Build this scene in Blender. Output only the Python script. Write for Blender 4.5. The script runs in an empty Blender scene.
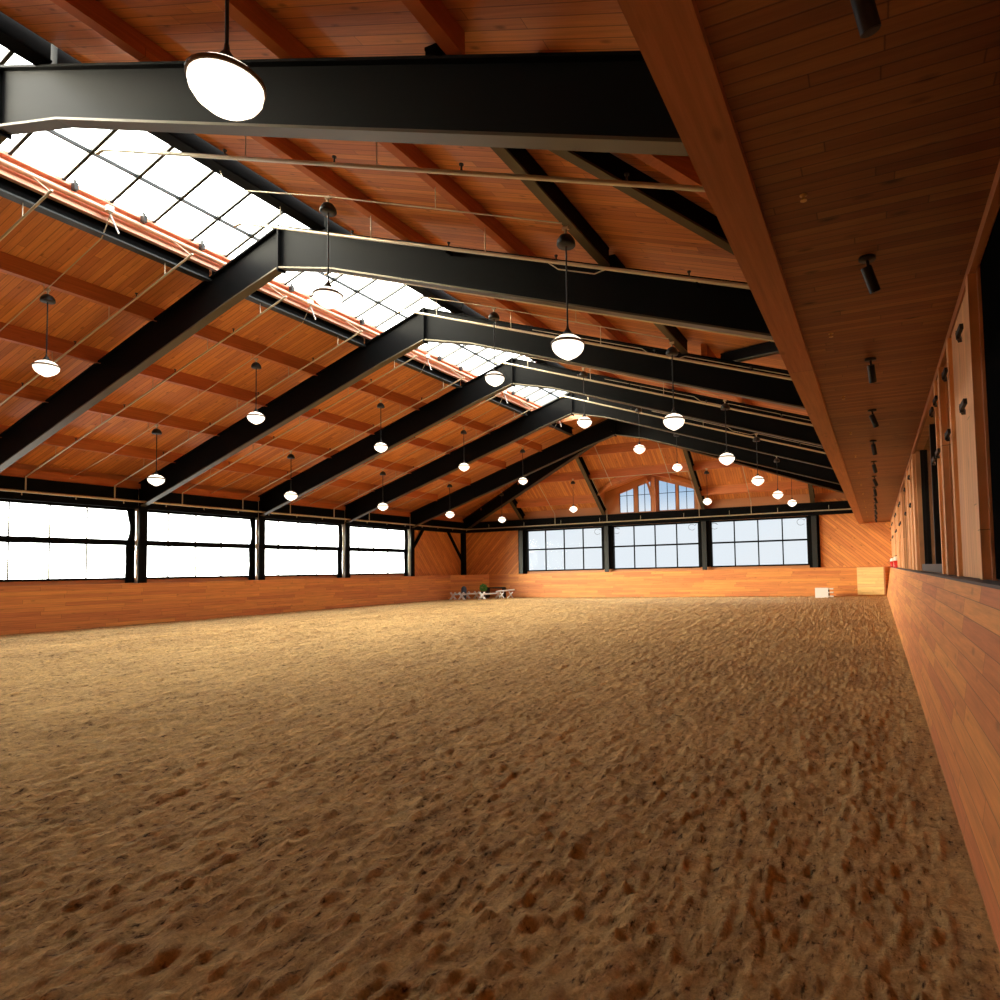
import bpy, bmesh, math, random
import numpy as np
from mathutils import Vector, Matrix
random.seed(7)
S = bpy.context.scene
COL = S.collection
R = math.radians

# ------------------------------------------------------------------ measured layout (metres; X across, Y down the hall, Z up)
XL, XW, XK, XR, D = -25.26, 0.745, -24.69, 0.39, 35.436
KR, XRT = 1.43, .61                                    # top height and leaning top edge of the right kick wall
BAY = 4.9586
F = [5.1755 + BAY * i for i in range(-2, 6)]          # F[2] is the first frame in view, F[7] carries the hip
RX = -12.0                                             # ridge
def TOP(x): return 9.4 - .325 * abs(x - RX)            # top of the steel frames
OFF = .32
def DECK(x): return TOP(x) + OFF                       # underside of the boarding
def HIP(y): return 9.4 + OFF - .79 * (y - 29.97)            # boarding of the hip end
SILL, MID, HEAD = 1.665, 2.987, 4.159
KICK = 1.48
FL, FR, YB = -14.45, -10.6, -5.2                       # deck edges at the skylight, back wall

# ------------------------------------------------------------------ materials
def nodes(name):
    m = bpy.data.materials.new(name); m.use_nodes = True
    nt = m.node_tree; b = nt.nodes['Principled BSDF']
    return m, nt, b
def N(nt, t, **kw):
    n = nt.nodes.new(t)
    for k, v in kw.items():
        if k.startswith('i_'):
            key = k[2:]
            n.inputs[int(key) if key.isdigit() else key].default_value = v
        else: setattr(n, k, v)
    return n
def mth(nt, op, a, b=None, c=None):
    n = nt.nodes.new('ShaderNodeMath'); n.operation = op
    for i, v in enumerate((a, b, c)):
        if v is None: continue
        if isinstance(v, (int, float)): n.inputs[i].default_value = v
        else: nt.links.new(v, n.inputs[i])
    return n.outputs[0]
def simple(name, col, rough=.5, metal=0., spec=.5, emit=None, es=0, coat=0):
    m, nt, b = nodes(name)
    b.inputs['Base Color'].default_value = (*col, 1); b.inputs['Roughness'].default_value = rough
    b.inputs['Metallic'].default_value = metal; b.inputs['Specular IOR Level'].default_value = spec
    b.inputs['Coat Weight'].default_value = coat
    if emit:
        b.inputs['Emission Color'].default_value = (*emit, 1); b.inputs['Emission Strength'].default_value = es
    return m
def planks(name, col, across, along, width=.14, seg=3.0, var=.25, groove=.05, rough=.55, knots=.5, rot=0., light=(1.0, 1.0, 1.0), spec=.35, hue=.15, groove_dark=.35):
    """timber boarding; across / along are axis letters of world position (after an optional turn about an axis)"""
    m, nt, b = nodes(name); L = nt.links
    g = N(nt, 'ShaderNodeNewGeometry')
    pos = g.outputs['Position']
    if rot:
        vr = N(nt, 'ShaderNodeVectorRotate'); vr.rotation_type = 'AXIS_ANGLE'
        vr.inputs['Axis'].default_value = rot[0]; vr.inputs['Angle'].default_value = rot[1]
        L.new(pos, vr.inputs['Vector']); pos = vr.outputs[0]
    sp = N(nt, 'ShaderNodeSeparateXYZ'); L.new(pos, sp.inputs[0])
    a, l = sp.outputs[across], sp.outputs[along]
    u = mth(nt, 'DIVIDE', a, width); row = mth(nt, 'FLOOR', u); fu = mth(nt, 'FRACT', u)
    wn = N(nt, 'ShaderNodeTexWhiteNoise', noise_dimensions='1D'); L.new(row, wn.inputs['W'])
    v = mth(nt, 'ADD', mth(nt, 'DIVIDE', l, seg), mth(nt, 'MULTIPLY', wn.outputs[0], 7.3))
    cell = mth(nt, 'FLOOR', v); fv = mth(nt, 'FRACT', v)
    cmb = N(nt, 'ShaderNodeCombineXYZ'); L.new(row, cmb.inputs[0]); L.new(cell, cmb.inputs[1])
    w2 = N(nt, 'ShaderNodeTexWhiteNoise', noise_dimensions='2D'); L.new(cmb.outputs[0], w2.inputs['Vector'])
    # grain
    gc = N(nt, 'ShaderNodeCombineXYZ')
    L.new(mth(nt, 'MULTIPLY', a, 26.), gc.inputs[0]); L.new(mth(nt, 'MULTIPLY', l, 1.1), gc.inputs[1])
    L.new(mth(nt, 'MULTIPLY', w2.outputs[0], 40.), gc.inputs[2])
    gn = N(nt, 'ShaderNodeTexNoise', i_Scale=1.0, i_Detail=4., i_Roughness=.65); L.new(gc.outputs[0], gn.inputs['Vector'])
    # knots
    kc = N(nt, 'ShaderNodeCombineXYZ')
    L.new(mth(nt, 'MULTIPLY', a, 5.), kc.inputs[0]); L.new(mth(nt, 'MULTIPLY', l, 1.9), kc.inputs[1])
    L.new(mth(nt, 'MULTIPLY', w2.outputs[0], 9.), kc.inputs[2])
    vo = N(nt, 'ShaderNodeTexVoronoi', i_Scale=1.0); L.new(kc.outputs[0], vo.inputs['Vector'])
    kr = N(nt, 'ShaderNodeMapRange', i_1=.05, i_2=.16, i_3=1 - knots, i_4=1.); L.new(vo.outputs['Distance'], kr.inputs[0])
    val = mth(nt, 'ADD', 1 - var * .5, mth(nt, 'MULTIPLY', w2.outputs[0], var))
    gr = N(nt, 'ShaderNodeMapRange', i_1=.3, i_2=.75, i_3=.78, i_4=1.16); L.new(gn.outputs[0], gr.inputs[0])
    val = mth(nt, 'MULTIPLY', val, gr.outputs[0]); val = mth(nt, 'MULTIPLY', val, kr.outputs[0])
    # grooves between boards and butt joints
    e = mth(nt, 'MINIMUM', fu, mth(nt, 'SUBTRACT', 1., fu))
    ge = N(nt, 'ShaderNodeMapRange', i_1=0., i_2=groove, i_3=groove_dark, i_4=1.); L.new(e, ge.inputs[0])
    e2 = mth(nt, 'MINIMUM', fv, mth(nt, 'SUBTRACT', 1., fv))
    ge2 = N(nt, 'ShaderNodeMapRange', i_1=0., i_2=.006 / seg, i_3=groove_dark, i_4=1.); L.new(e2, ge2.inputs[0])
    val = mth(nt, 'MULTIPLY', val, mth(nt, 'MULTIPLY', ge.outputs[0], ge2.outputs[0]))
    hs = N(nt, 'ShaderNodeHueSaturation'); hs.inputs['Color'].default_value = (*col, 1)
    L.new(mth(nt, 'ADD', .5 - .02 * hue * 2, mth(nt, 'MULTIPLY', w2.outputs[0], .04 * hue * 2)), hs.inputs['Hue']); L.new(val, hs.inputs['Value'])
    L.new(hs.outputs[0], b.inputs['Base Color'])
    b.inputs['Roughness'].default_value = rough; b.inputs['Specular IOR Level'].default_value = spec
    bp = N(nt, 'ShaderNodeBump', i_Strength=.25, i_Distance=.01); L.new(val, bp.inputs['Height']); L.new(bp.outputs[0], b.inputs['Normal'])
    return m

W_CEIL = (.62, .225, .068)
W_KICK = (.72, .28, .085)
M = {}
M['deck'] = planks('roof_boards', W_CEIL, 'Y', 'X', .14, 3.6, .34, .06)
M['hip_deck'] = planks('hip_boards', W_CEIL, 'X', 'Y', .14, 3.0, .34, .06)
M['timber_y'] = planks('purlin_timber', (.50, .15, .045), 'Z', 'Y', .6, 30., .12, 0.001, knots=.25)
M['timber_x'] = planks('purlin_timber_across', (.60, .19, .055), 'Z', 'X', .6, 30., .12, 0.001, knots=.25)
M['timber_z'] = planks('upright_timber', (.86, .46, .22), 'Y', 'Z', .145, 9., .2, .03, knots=.3)
M['fascia'] = planks('fascia_timber', (.46, .18, .065), 'X', 'Y', 3., 9.0, .12, .001, knots=.35)
M['kick_y'] = planks('kick_boards_y', W_KICK, 'Z', 'Y', .13, 2.4, .26, .03, knots=.3, hue=.22, spec=.3, rough=.5)
M['kick_x'] = planks('kick_boards_x', W_KICK, 'Z', 'X', .13, 2.4, .26, .03, knots=.3, hue=.22, spec=.3, rough=.5)
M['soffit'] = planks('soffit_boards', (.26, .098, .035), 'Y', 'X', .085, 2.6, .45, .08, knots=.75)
M['diag_far'] = planks('diagonal_boards_far', W_KICK, 'X', 'Z', .14, 3., .3, .07, rot=((0, 1, 0), R(-45)))
M['diag_far2'] = planks('diagonal_boards_far_right', W_KICK, 'X', 'Z', .14, 3., .3, .07, rot=((0, 1, 0), R(48)))
M['diag_left'] = planks('diagonal_boards_left', W_KICK, 'Y', 'Z', .14, 3., .3, .07, rot=((1, 0, 0), R(-40)))
M['pale'] = planks('pale_new_boards', (.90, .68, .30), 'Z', 'X', .148, 3., .12, .03, knots=.2)
M['frame_wood'] = simple('stained_frame_wood', (.50, .20, .075), .5)
M['steel'] = simple('black_painted_steel', (.004, .004, .004), .55, 0, .04)
M['steel_grey'] = simple('dark_grey_steel', (.025, .028, .028), .45, .1, .3)
M['flange'] = simple('steel_flange_sheen', (.085, .070, .042), .42, .5, .35)  # tan base colour carries the light reflected on the flange undersides
M['post'] = simple('steel_window_reflection', (.80, .82, .82), .25, .3, .5)  # pale colour paints the window's reflection onto the steel column webs
M['copper'] = simple('copper_flashing', (.86, .45, .30), .4, .4)
M['pipe'] = simple('dull_steel_pipe', (.55, .48, .34), .38, .5)
M['white'] = simple('white_paint', (.82, .82, .80), .5)
M['black'] = simple('black_paint', (.008, .008, .008), .5)
M['bronze'] = simple('dark_bronze', (.12, .07, .035), .5)
M['brass'] = simple('brass', (.65, .42, .16), .3, 1.)
M['opal'] = simple('opal_glass', (.85, .82, .75), .3, 0, .5, (1., .88, .70), 1.5)
M['green'] = simple('green_leaf', (.06, .22, .03), .6)
M['blue'] = simple('blue_grey_plastic', (.05, .08, .14), .5)
M['red'] = simple('red_paint', (.6, .02, .015), .35)
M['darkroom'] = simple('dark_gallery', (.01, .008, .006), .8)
M['concrete'] = simple('grey_ledge', (.12, .10, .09), .7)
M['rubber'] = simple('matt_black_cloth', (.004, .004, .004), .95, 0, .0)

def pane_mat(name, tint, gloss=.06):
    m, nt, b = nodes(name); L = nt.links
    nt.nodes.remove(b); out = nt.nodes['Material Output']
    t = N(nt, 'ShaderNodeBsdfTransparent'); t.inputs[0].default_value = (*tint, 1)
    g = N(nt, 'ShaderNodeBsdfGlossy', i_Roughness=.08); g.inputs[0].default_value = (.9, .9, .9, 1)
    mx = N(nt, 'ShaderNodeMixShader'); mx.inputs[0].default_value = gloss
    L.new(t.outputs[0], mx.inputs[1]); L.new(g.outputs[0], mx.inputs[2]); L.new(mx.outputs[0], out.inputs[0])
    return m
M['pane'] = pane_mat('window_pane', (.96, .98, .98), .003)
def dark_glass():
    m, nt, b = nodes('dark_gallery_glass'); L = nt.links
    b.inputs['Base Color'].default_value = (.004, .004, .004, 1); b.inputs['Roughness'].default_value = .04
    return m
M['darkglass'] = dark_glass()

def sand_mat():
    m, nt, b = nodes('arena_sand'); L = nt.links
    g = N(nt, 'ShaderNodeNewGeometry')
    n1 = N(nt, 'ShaderNodeTexNoise', i_Scale=14., i_Detail=8., i_Roughness=.7); L.new(g.outputs['Position'], n1.inputs['Vector'])
    n2 = N(nt, 'ShaderNodeTexNoise', i_Scale=.45, i_Detail=5., i_Roughness=.6); L.new(g.outputs['Position'], n2.inputs['Vector'])
    st = N(nt, 'ShaderNodeVectorMath', operation='MULTIPLY'); st.inputs[1].default_value = (9., 1.3, 1.); L.new(g.outputs['Position'], st.inputs[0])
    n3 = N(nt, 'ShaderNodeTexNoise', i_Scale=1., i_Detail=5., i_Roughness=.65); L.new(st.outputs[0], n3.inputs['Vector'])
    n4 = N(nt, 'ShaderNodeTexNoise', i_Scale=75., i_Detail=5., i_Roughness=.7); L.new(g.outputs['Position'], n4.inputs['Vector'])
    v = mth(nt, 'ADD', mth(nt, 'MULTIPLY', n1.outputs[0], .9), mth(nt, 'MULTIPLY', n3.outputs[0], .7))
    v = mth(nt, 'ADD', v, mth(nt, 'MULTIPLY', n4.outputs[0], .5))
    v = mth(nt, 'ADD', v, mth(nt, 'MULTIPLY', n2.outputs[0], .35))
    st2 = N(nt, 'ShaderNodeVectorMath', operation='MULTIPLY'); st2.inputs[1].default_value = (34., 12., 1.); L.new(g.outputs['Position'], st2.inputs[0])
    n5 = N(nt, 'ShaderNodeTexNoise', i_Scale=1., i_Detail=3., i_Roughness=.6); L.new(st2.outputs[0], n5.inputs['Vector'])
    sk = N(nt, 'ShaderNodeMapRange', i_1=.57, i_2=.70, i_3=0., i_4=.30); L.new(n5.outputs[0], sk.inputs[0])  # dark elongated specks: shadows of clods painted into the sand colour
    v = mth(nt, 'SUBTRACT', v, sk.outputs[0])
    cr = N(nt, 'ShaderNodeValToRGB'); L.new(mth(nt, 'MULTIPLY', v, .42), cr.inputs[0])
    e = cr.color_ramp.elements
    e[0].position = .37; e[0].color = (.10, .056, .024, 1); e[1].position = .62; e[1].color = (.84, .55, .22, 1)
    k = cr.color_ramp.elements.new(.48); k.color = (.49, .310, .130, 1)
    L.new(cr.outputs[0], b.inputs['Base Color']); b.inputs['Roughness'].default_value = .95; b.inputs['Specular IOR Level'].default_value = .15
    h = mth(nt, 'ADD', mth(nt, 'MULTIPLY', n1.outputs[0], 1.), mth(nt, 'MULTIPLY', n4.outputs[0], .35))
    h = mth(nt, 'ADD', h, mth(nt, 'MULTIPLY', n3.outputs[0], .6))
    bp = N(nt, 'ShaderNodeBump', i_Strength=1., i_Distance=.05); L.new(h, bp.inputs['Height']); L.new(bp.outputs[0], b.inputs['Normal'])
    return m
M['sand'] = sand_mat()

# ------------------------------------------------------------------ mesh helpers
class MB:
    def __init__(s): s.v = []; s.f = []; s.sm = []
    def add(s, vs, fs, smooth=False):
        o = len(s.v); s.v += [tuple(v) for v in vs]
        for f in fs: s.f.append([i + o for i in f]); s.sm.append(smooth)
        return s
    def box(s, x0, x1, y0, y1, z0, z1):
        x0, x1 = sorted((x0, x1)); y0, y1 = sorted((y0, y1)); z0, z1 = sorted((z0, z1))
        vs = [(x, y, z) for z in (z0, z1) for y in (y0, y1) for x in (x0, x1)]
        return s.add(vs, [(0, 2, 3, 1), (4, 5, 7, 6), (0, 1, 5, 4), (2, 6, 7, 3), (0, 4, 6, 2), (1, 3, 7, 5)])
    def prism(s, poly, vec):
        n = len(poly); v = Vector(vec); P = [Vector(p) for p in poly]
        s.add(P + [p + v for p in P], [tuple(range(n))[::-1], tuple(range(n, 2 * n))] + [(i, (i + 1) % n, (i + 1) % n + n, i + n) for i in range(n)])
        return s
    def xz(s, pts, y0, y1):
        return s.prism([(x, y0, z) for x, z in pts], (0, y1 - y0, 0))
    def beam(s, a, b, w, h, up=(0, 0, 1)):
        """rectangular bar from a to b; w across, h along up (centred)"""
        a, b = Vector(a), Vector(b); d = (b - a).normalized(); r = d.cross(Vector(up)).normalized(); u = r.cross(d)
        P = [a + r * (w / 2 * i) + u * (h / 2 * j) for i, j in ((-1, -1), (1, -1), (1, 1), (-1, 1))]
        return s.prism(P, b - a)
    def tube(s, a, b, r, n=8, r2=None):
        a, b = Vector(a), Vector(b); d = (b - a).normalized()
        t = Vector((0, 0, 1)) if abs(d.z) < .9 else Vector((1, 0, 0)); x = d.cross(t).normalized(); y = d.cross(x)
        r2 = r if r2 is None else r2
        V = [a + (x * math.cos(k * 2 * math.pi / n) + y * math.sin(k * 2 * math.pi / n)) * r for k in range(n)]
        V += [b + (x * math.cos(k * 2 * math.pi / n) + y * math.sin(k * 2 * math.pi / n)) * r2 for k in range(n)]
        s.add(V, [(k, (k + 1) % n, (k + 1) % n + n, k + n) for k in range(n)], True)
        s.add(V, [tuple(range(n))[::-1], tuple(range(n, 2 * n))])
        return s
    def path(s, pts, r, n=6):
        for a, b in zip(pts, pts[1:]): s.tube(a, b, r, n)
        return s
    def lathe(s, prof, c=(0, 0, 0), n=24, smooth=True):
        V = []; m = len(prof)
        for r, z in prof:
            for k in range(n):
                a = 2 * math.pi * k / n; V.append((c[0] + r * math.cos(a), c[1] + r * math.sin(a), c[2] + z))
        fs = [(i * n + k, i * n + (k + 1) % n, (i + 1) * n + (k + 1) % n, (i + 1) * n + k) for i in range(m - 1) for k in range(n)]
        s.add(V, fs, smooth)
        return s
    def build(s, name, mat, parent=None, origin=None):
        me = bpy.data.meshes.new(name)
        o0 = Vector(origin) if origin is not None else Vector((0, 0, 0))
        me.from_pydata([tuple(Vector(v) - o0) for v in s.v], [], s.f); me.update()
        me.polygons.foreach_set('use_smooth', s.sm)
        if s.sm and any(s.sm): pass
        bm = bmesh.new(); bm.from_mesh(me); bmesh.ops.recalc_face_normals(bm, faces=bm.faces); bm.to_mesh(me); bm.free()
        me.materials.append(M[mat] if isinstance(mat, str) else mat)
        o = bpy.data.objects.new(name, me); COL.objects.link(o)
        if parent is not None: o.parent = parent
        o.location = o0
        return o
def tag(o, label, cat, group=None, kind=None):
    o['label'] = label; o['category'] = cat
    if group: o['group'] = group
    if kind: o['kind'] = kind
    return o
def thing(name, label, cat, loc=(0, 0, 0), group=None, kind=None):
    o = bpy.data.objects.new(name, None); COL.objects.link(o); o.location = loc; o.empty_display_size = .1
    return tag(o, label, cat, group, kind)
def kids(mb, name, mat, par):
    """part built in world coordinates under a thing that sits at par.location (no rotation)"""
    o = mb.build(name, mat)
    o.parent = par
    w = Vector((0, 0, 0)); q = par
    while q is not None: w += q.location; q = q.parent
    for v in o.data.vertices: v.co -= w
    return o
def copy_tree(o, loc, label, group=None):
    c = o.copy(); COL.objects.link(c); c.location = loc; c['label'] = label
    if group: c['group'] = group
    for ch in list(o.children):
        k = ch.copy(); COL.objects.link(k); k.parent = c
        for g in list(ch.children):
            q = g.copy(); COL.objects.link(q); q.parent = k
    return c
ORD = ['first', 'second', 'third', 'fourth', 'fifth', 'sixth', 'seventh', 'eighth', 'ninth', 'tenth', 'eleventh', 'twelfth', 'thirteenth', 'fourteenth']

# ------------------------------------------------------------------ sand floor
def value_noise(x, y, seed):
    xi = np.floor(x).astype(np.int64); yi = np.floor(y).astype(np.int64); fx = x - xi; fy = y - yi
    def h(a, b):
        n = (a * 374761393 + b * 668265263 + seed * 1442695041) & 0x7fffffff
        n = ((n ^ (n >> 13)) * 1274126177) & 0x7fffffff
        n = n ^ (n >> 16)
        return (n & 0xffff) / 65535.
    ux = fx * fx * (3 - 2 * fx); uy = fy * fy * (3 - 2 * fy)
    return (h(xi, yi) * (1 - ux) + h(xi + 1, yi) * ux) * (1 - uy) + (h(xi, yi + 1) * (1 - ux) + h(xi + 1, yi + 1) * ux) * uy
def build_floor():
    ys = [YB]
    while ys[-1] < 36: ys.append(ys[-1] + (.12 if ys[-1] < 1.0 else max(.017, .0088 * ys[-1])))
    nx = 1050
    t = np.linspace(0, 1, nx); xs = .7 - 26.3 * (.35 * t + .65 * t ** 2.2)
    X, Y = np.meshgrid(xs, np.array(ys)); ny = len(ys)
    # shallow harrow furrows along the hall, wandering, with clods and hoof marks
    wob = value_noise(X * .25, Y * .18, 3) * 1.6
    fur = value_noise(X * .8, Y * .35, 5)
    Z = .012 * np.sin((X + wob) * 2 * np.pi / .42) * fur
    Z += .014 * (value_noise(X * 2.6, Y * 1.3, 9) - .5)
    lump = lambda sx, sy, sd, th: np.clip(value_noise(X * sx + wob * sx * .5, Y * sy, sd) - th, 0, 1) / (1 - th)
    Z += .020 * lump(13, 5, 1, .30) * (.45 + .9 * fur) + .024 * lump(27, 11, 31, .42)
    Z += .020 * lump(21, 12, 2, .45) + .016 * (value_noise(X * 38, Y * 27, 4) - .5)
    Z += .03 * lump(11, 9, 11, .84) - .012 * lump(4.2, 2.6, 17, .74)
    Z -= .014 * lump(26, 11, 23, .66)
    Z = (Z - .03) * np.clip((Y + 4) / 3, 0, 1); Z = Z * np.clip((XR + .02 - X) / .25, .15, 1)
    co = np.stack([X, Y, Z], -1).reshape(-1, 3)
    i = np.arange((ny - 1) * (nx - 1)); r = i // (nx - 1); c = i % (nx - 1); a = r * nx + c
    fc = np.stack([a, a + nx, a + nx + 1, a + 1], -1)
    me = bpy.data.meshes.new('floor'); me.vertices.add(len(co)); me.vertices.foreach_set('co', co.ravel())
    me.loops.add(fc.size); me.loops.foreach_set('vertex_index', fc.ravel())
    me.polygons.add(len(fc)); me.polygons.foreach_set('loop_start', np.arange(0, fc.size, 4)); me.polygons.foreach_set('loop_total', np.full(len(fc), 4))
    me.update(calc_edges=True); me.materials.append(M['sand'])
    me.polygons.foreach_set('use_smooth', np.ones(len(fc), bool))
    o = bpy.data.objects.new('floor', me); COL.objects.link(o)
    tag(o, 'raked brown sand footing covering the whole riding arena floor', 'floor', kind='structure')
build_floor()

def struct(mb, name, mat, label, cat='wall'):
    return tag(mb.build(name, mat), label, cat, kind='structure')

# ------------------------------------------------------------------ roof boarding
T = .08
def sheet(mb, pts, t=T):
    mb.prism(pts, (0, 0, t))
XE = XL - .35; XF = 1.35
yc = lambda x: 29.97 + .325 * abs(x - RX) / .79       # where a slope meets the hip
SKY_END = 28.0
mb = MB()
def left(x): return DECK(x)
sheet(mb, [(FL, YB, DECK(FL)), (RX, YB, DECK(RX)), (RX, F[1], DECK(RX)), (FL, F[1], DECK(FL))])
sheet(mb, [(XE, YB, DECK(XE)), (FL, YB, DECK(FL)), (FL, SKY_END, DECK(FL)), (XE, SKY_END, DECK(XE))])
sheet(mb, [(XE, SKY_END, DECK(XE)), (RX, SKY_END, DECK(RX)), (RX, 29.97, DECK(RX)), (XE, yc(XE), DECK(XE))])
struct(mb, 'ceiling', 'deck', 'orange board ceiling of the left roof slope, above the left windows', 'ceiling')
mb = MB()
sheet(mb, [(RX, YB, DECK(RX)), (FR, YB, DECK(FR)), (FR, F[1], DECK(FR)), (RX, F[1], DECK(RX))])
sheet(mb, [(XF, YB, DECK(XF)), (FR, YB, DECK(FR)), (FR, SKY_END, DECK(FR)), (XF, SKY_END, DECK(XF))])
sheet(mb, [(XF, SKY_END, DECK(XF)), (RX, SKY_END, DECK(RX)), (RX, 29.97, DECK(RX)), (XF, yc(XF), DECK(XF))])
struct(mb, 'ceiling', 'deck', 'orange board ceiling of the right roof slope, beside the timber fascia', 'ceiling')
DX, DW = -11.9, 3.05                                   # dormer centre and half width
dr, de = 7.15, 6.25                                    # dormer ridge / eave height
yr = 29.97 + (9.4 + OFF - dr) / .79; ye = 29.97 + (9.4 + OFF - de) / .79
mb = MB()
h = lambda x, y: (x, y, HIP(y))
yE = yc(XE)
sheet(mb, [h(RX, 29.97), h(XE, yE), h(DX - DW, yE), h(DX - DW, ye), h(DX, yr)])
sheet(mb, [h(RX, 29.97), h(DX, yr), h(DX + DW, ye), h(DX + DW, yE), h(XF, yc(XF))])
struct(mb, 'ceiling', 'hip_deck', 'orange board ceiling of the sloping hip end above the far windows', 'ceiling')
mb = MB()
sheet(mb, [(DX - DW, ye, de), (DX, yr, dr), (DX, D + .3, dr), (DX - DW, D + .3, de)])
sheet(mb, [(DX + DW, ye, de), (DX, yr, dr), (DX, D + .3, dr), (DX + DW, D + .3, de)])
struct(mb, 'ceiling', 'deck', 'small gabled board ceiling of the dormer over the far wall', 'ceiling')
mb = MB()
for sx in (-1, 1):
    x = DX + sx * DW
    mb.prism([(x, ye - .02, de), (x, D, HIP(D)), (x, D, de)], (sx * .08, 0, 0))
struct(mb, 'wall_dormer', 'frame_wood', 'triangular timber cheeks at both sides of the far dormer', 'wall')
# end wall of the skylight well
mb = MB().prism([(FL, SKY_END, DECK(FL) - .05), (FR, SKY_END, DECK(FR) - .05), (-10.75, SKY_END, 9.7), (RX, SKY_END, 10.1), (-14.2, SKY_END, 9.4)], (0, .06, 0))
struct(mb, 'trim_1', 'frame_wood', 'timber end board closing the far end of the ridge skylight', 'trim')

# ------------------------------------------------------------------ walls
def wall_y(x, t, y0, y1, z0, z1): return MB().box(x, x + t, y0, y1, z0, z1)
WIN_L = [(F[i] + .08, F[i] + 4.86) for i in range(2, 7)]
WIN_F = [(-20.35, -15.18), (-14.46, -9.24), (-8.52, -3.34)]
mb = MB(); mb.box(XL - .2, XL, YB, 36, 0, SILL - .05); mb.box(XL - .2, XL, YB, 36, HEAD + .05, 5.6)
y = YB
for a, b in WIN_L: mb.box(XL - .2, XL, y, a - .05, SILL - .05, HEAD + .05); y = b + .05
yl = y
struct(mb, 'wall_left', 'frame_wood', 'dark timber left wall around the row of tall bright windows', 'wall')
mb = MB(); mb.box(XL, XL + .03, 30.05, D, KICK - .1, HEAD + .1)
struct(mb, 'wall_left', 'diag_left', 'diagonally boarded end bay of the left wall near the corner', 'wall')
mb = MB(); mb.box(XL - .2, XW + .3, D, D + .2, 0, SILL - .05); mb.box(XL - .2, DX - DW, D, D + .2, HEAD + .05, 5.5); mb.box(DX - DW, DX + DW, D, D + .2, HEAD + .05, 4.9); mb.box(DX + DW, XW + .6, D, D + .2, HEAD + .05, 5.5)
x = XL - .2
for a, b in WIN_F: mb.box(x, a - .05, D, D + .2, SILL - .05, HEAD + .05); x = b + .05
mb.box(x, XW + .3, D, D + .2, SILL - .05, HEAD + .05)
struct(mb, 'wall_back', 'frame_wood', 'far end wall around the three wide windows', 'wall')
mb = MB(); mb.box(XL, -20.95, D - .03, D, KICK - .1, HEAD + .12)
struct(mb, 'wall_back', 'diag_far', 'diagonally boarded panel left of the far windows', 'wall')
mb = MB(); mb.box(-2.75, XW, D - .03, D, KICK - .1, HEAD + .9)
struct(mb, 'wall_back', 'diag_far2', 'diagonally boarded bright panel right of the far windows', 'wall')
mb = MB(); mb.box(XL - .2, XF, YB - .2, YB, 0, 11)
struct(mb, 'wall_front', 'kick_x', 'timber wall behind the viewer closing the hall', 'wall')
# right wall (gallery side)
OPEN_R = [(2.6, 5.2), (6.82, 7.6), (8.27, 13.35), (17.2, 19.55), (22.2, 23.6), (27.2, 28.6)]
mb = MB(); y = YB
for a, b in OPEN_R: mb.box(XW, XW + .25, y, a, KR - .02, 3.72); y = b
mb.box(XW, XW + .25, y, D, KR - .02, 3.72); mb.box(XW, XW + .25, YB, D, 0, KR - .02); mb.box(XW, XW + .25, YB, D, 3.69, 6.0)
struct(mb, 'wall_right', 'timber_z', 'timber right wall with dark gallery openings above the kickboard', 'wall')
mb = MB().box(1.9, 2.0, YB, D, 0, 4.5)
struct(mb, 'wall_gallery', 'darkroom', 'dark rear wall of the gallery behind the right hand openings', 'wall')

# kickboards
mb = MB().xz([(XK, -.1), (XK, KICK), (XL, KICK), (XL, -.1)], YB, 33.3)
struct(mb, 'wall_kick_left', 'kick_y', 'reddish horizontal board kick wall under the left windows', 'kick wall')
mb = MB().box(XK + 1.5, XW, D - .16, D - .03, -.1, KICK)
struct(mb, 'wall_kick_back', 'kick_x', 'honey coloured horizontal board kick wall under the far windows', 'kick wall')
mb = MB().prism([(XK, 33.3, -.1), (XL, 33.3, -.1), (XL, D - .03, -.1), (-23.15, D - .03, -.1), (-23.15, D - .16, -.1)], (0, 0, KICK + .1))
struct(mb, 'wall_kick_corner', 'kick_x', 'angled kick wall panel cutting across the far left corner', 'kick wall')
mb = MB().xz([(XR, 0), (XR - .03, -.1), (XW - .01, -.1), (XW - .01, KR - .02), (XRT, KR - .02)], YB, D - .16)
struct(mb, 'wall_kick_right', 'kick_y', 'orange board kick wall running along the right side', 'kick wall')
mb = MB().box(XRT - .012, XW, YB, D - .16, KR - .02, KR)
struct(mb, 'trim_2', 'concrete', 'grey ledge capping the right hand kick wall', 'ledge')
mb = MB().box(-.97, .36, D - .30, D - .2, .06, 1.44)
t = thing('gate', 'pale new board gate panel in the far right corner', 'gate', (-.3, D - .25, 0))
kids(mb, 'panel', 'pale', t)
g = MB(); g.box(.28, .36, D - .36, D - .3, 0, 1.44); kids(g, 'post', 'frame_wood', t)

# soffit and fascia on the right
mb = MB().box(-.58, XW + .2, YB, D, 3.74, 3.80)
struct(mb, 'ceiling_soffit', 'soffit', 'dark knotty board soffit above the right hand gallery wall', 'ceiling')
mb = MB().box(-.815, -.56, YB, D, 3.69, 4.98)
struct(mb, 'trim_3', 'fascia', 'long orange timber fascia beam along the edge of the soffit', 'beam')
mb = MB().box(XW - .045, XW, YB, D, 3.66, 3.74)
struct(mb, 'trim_4', 'frame_wood', 'thin timber strip where the soffit meets the right wall', 'trim')

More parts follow.
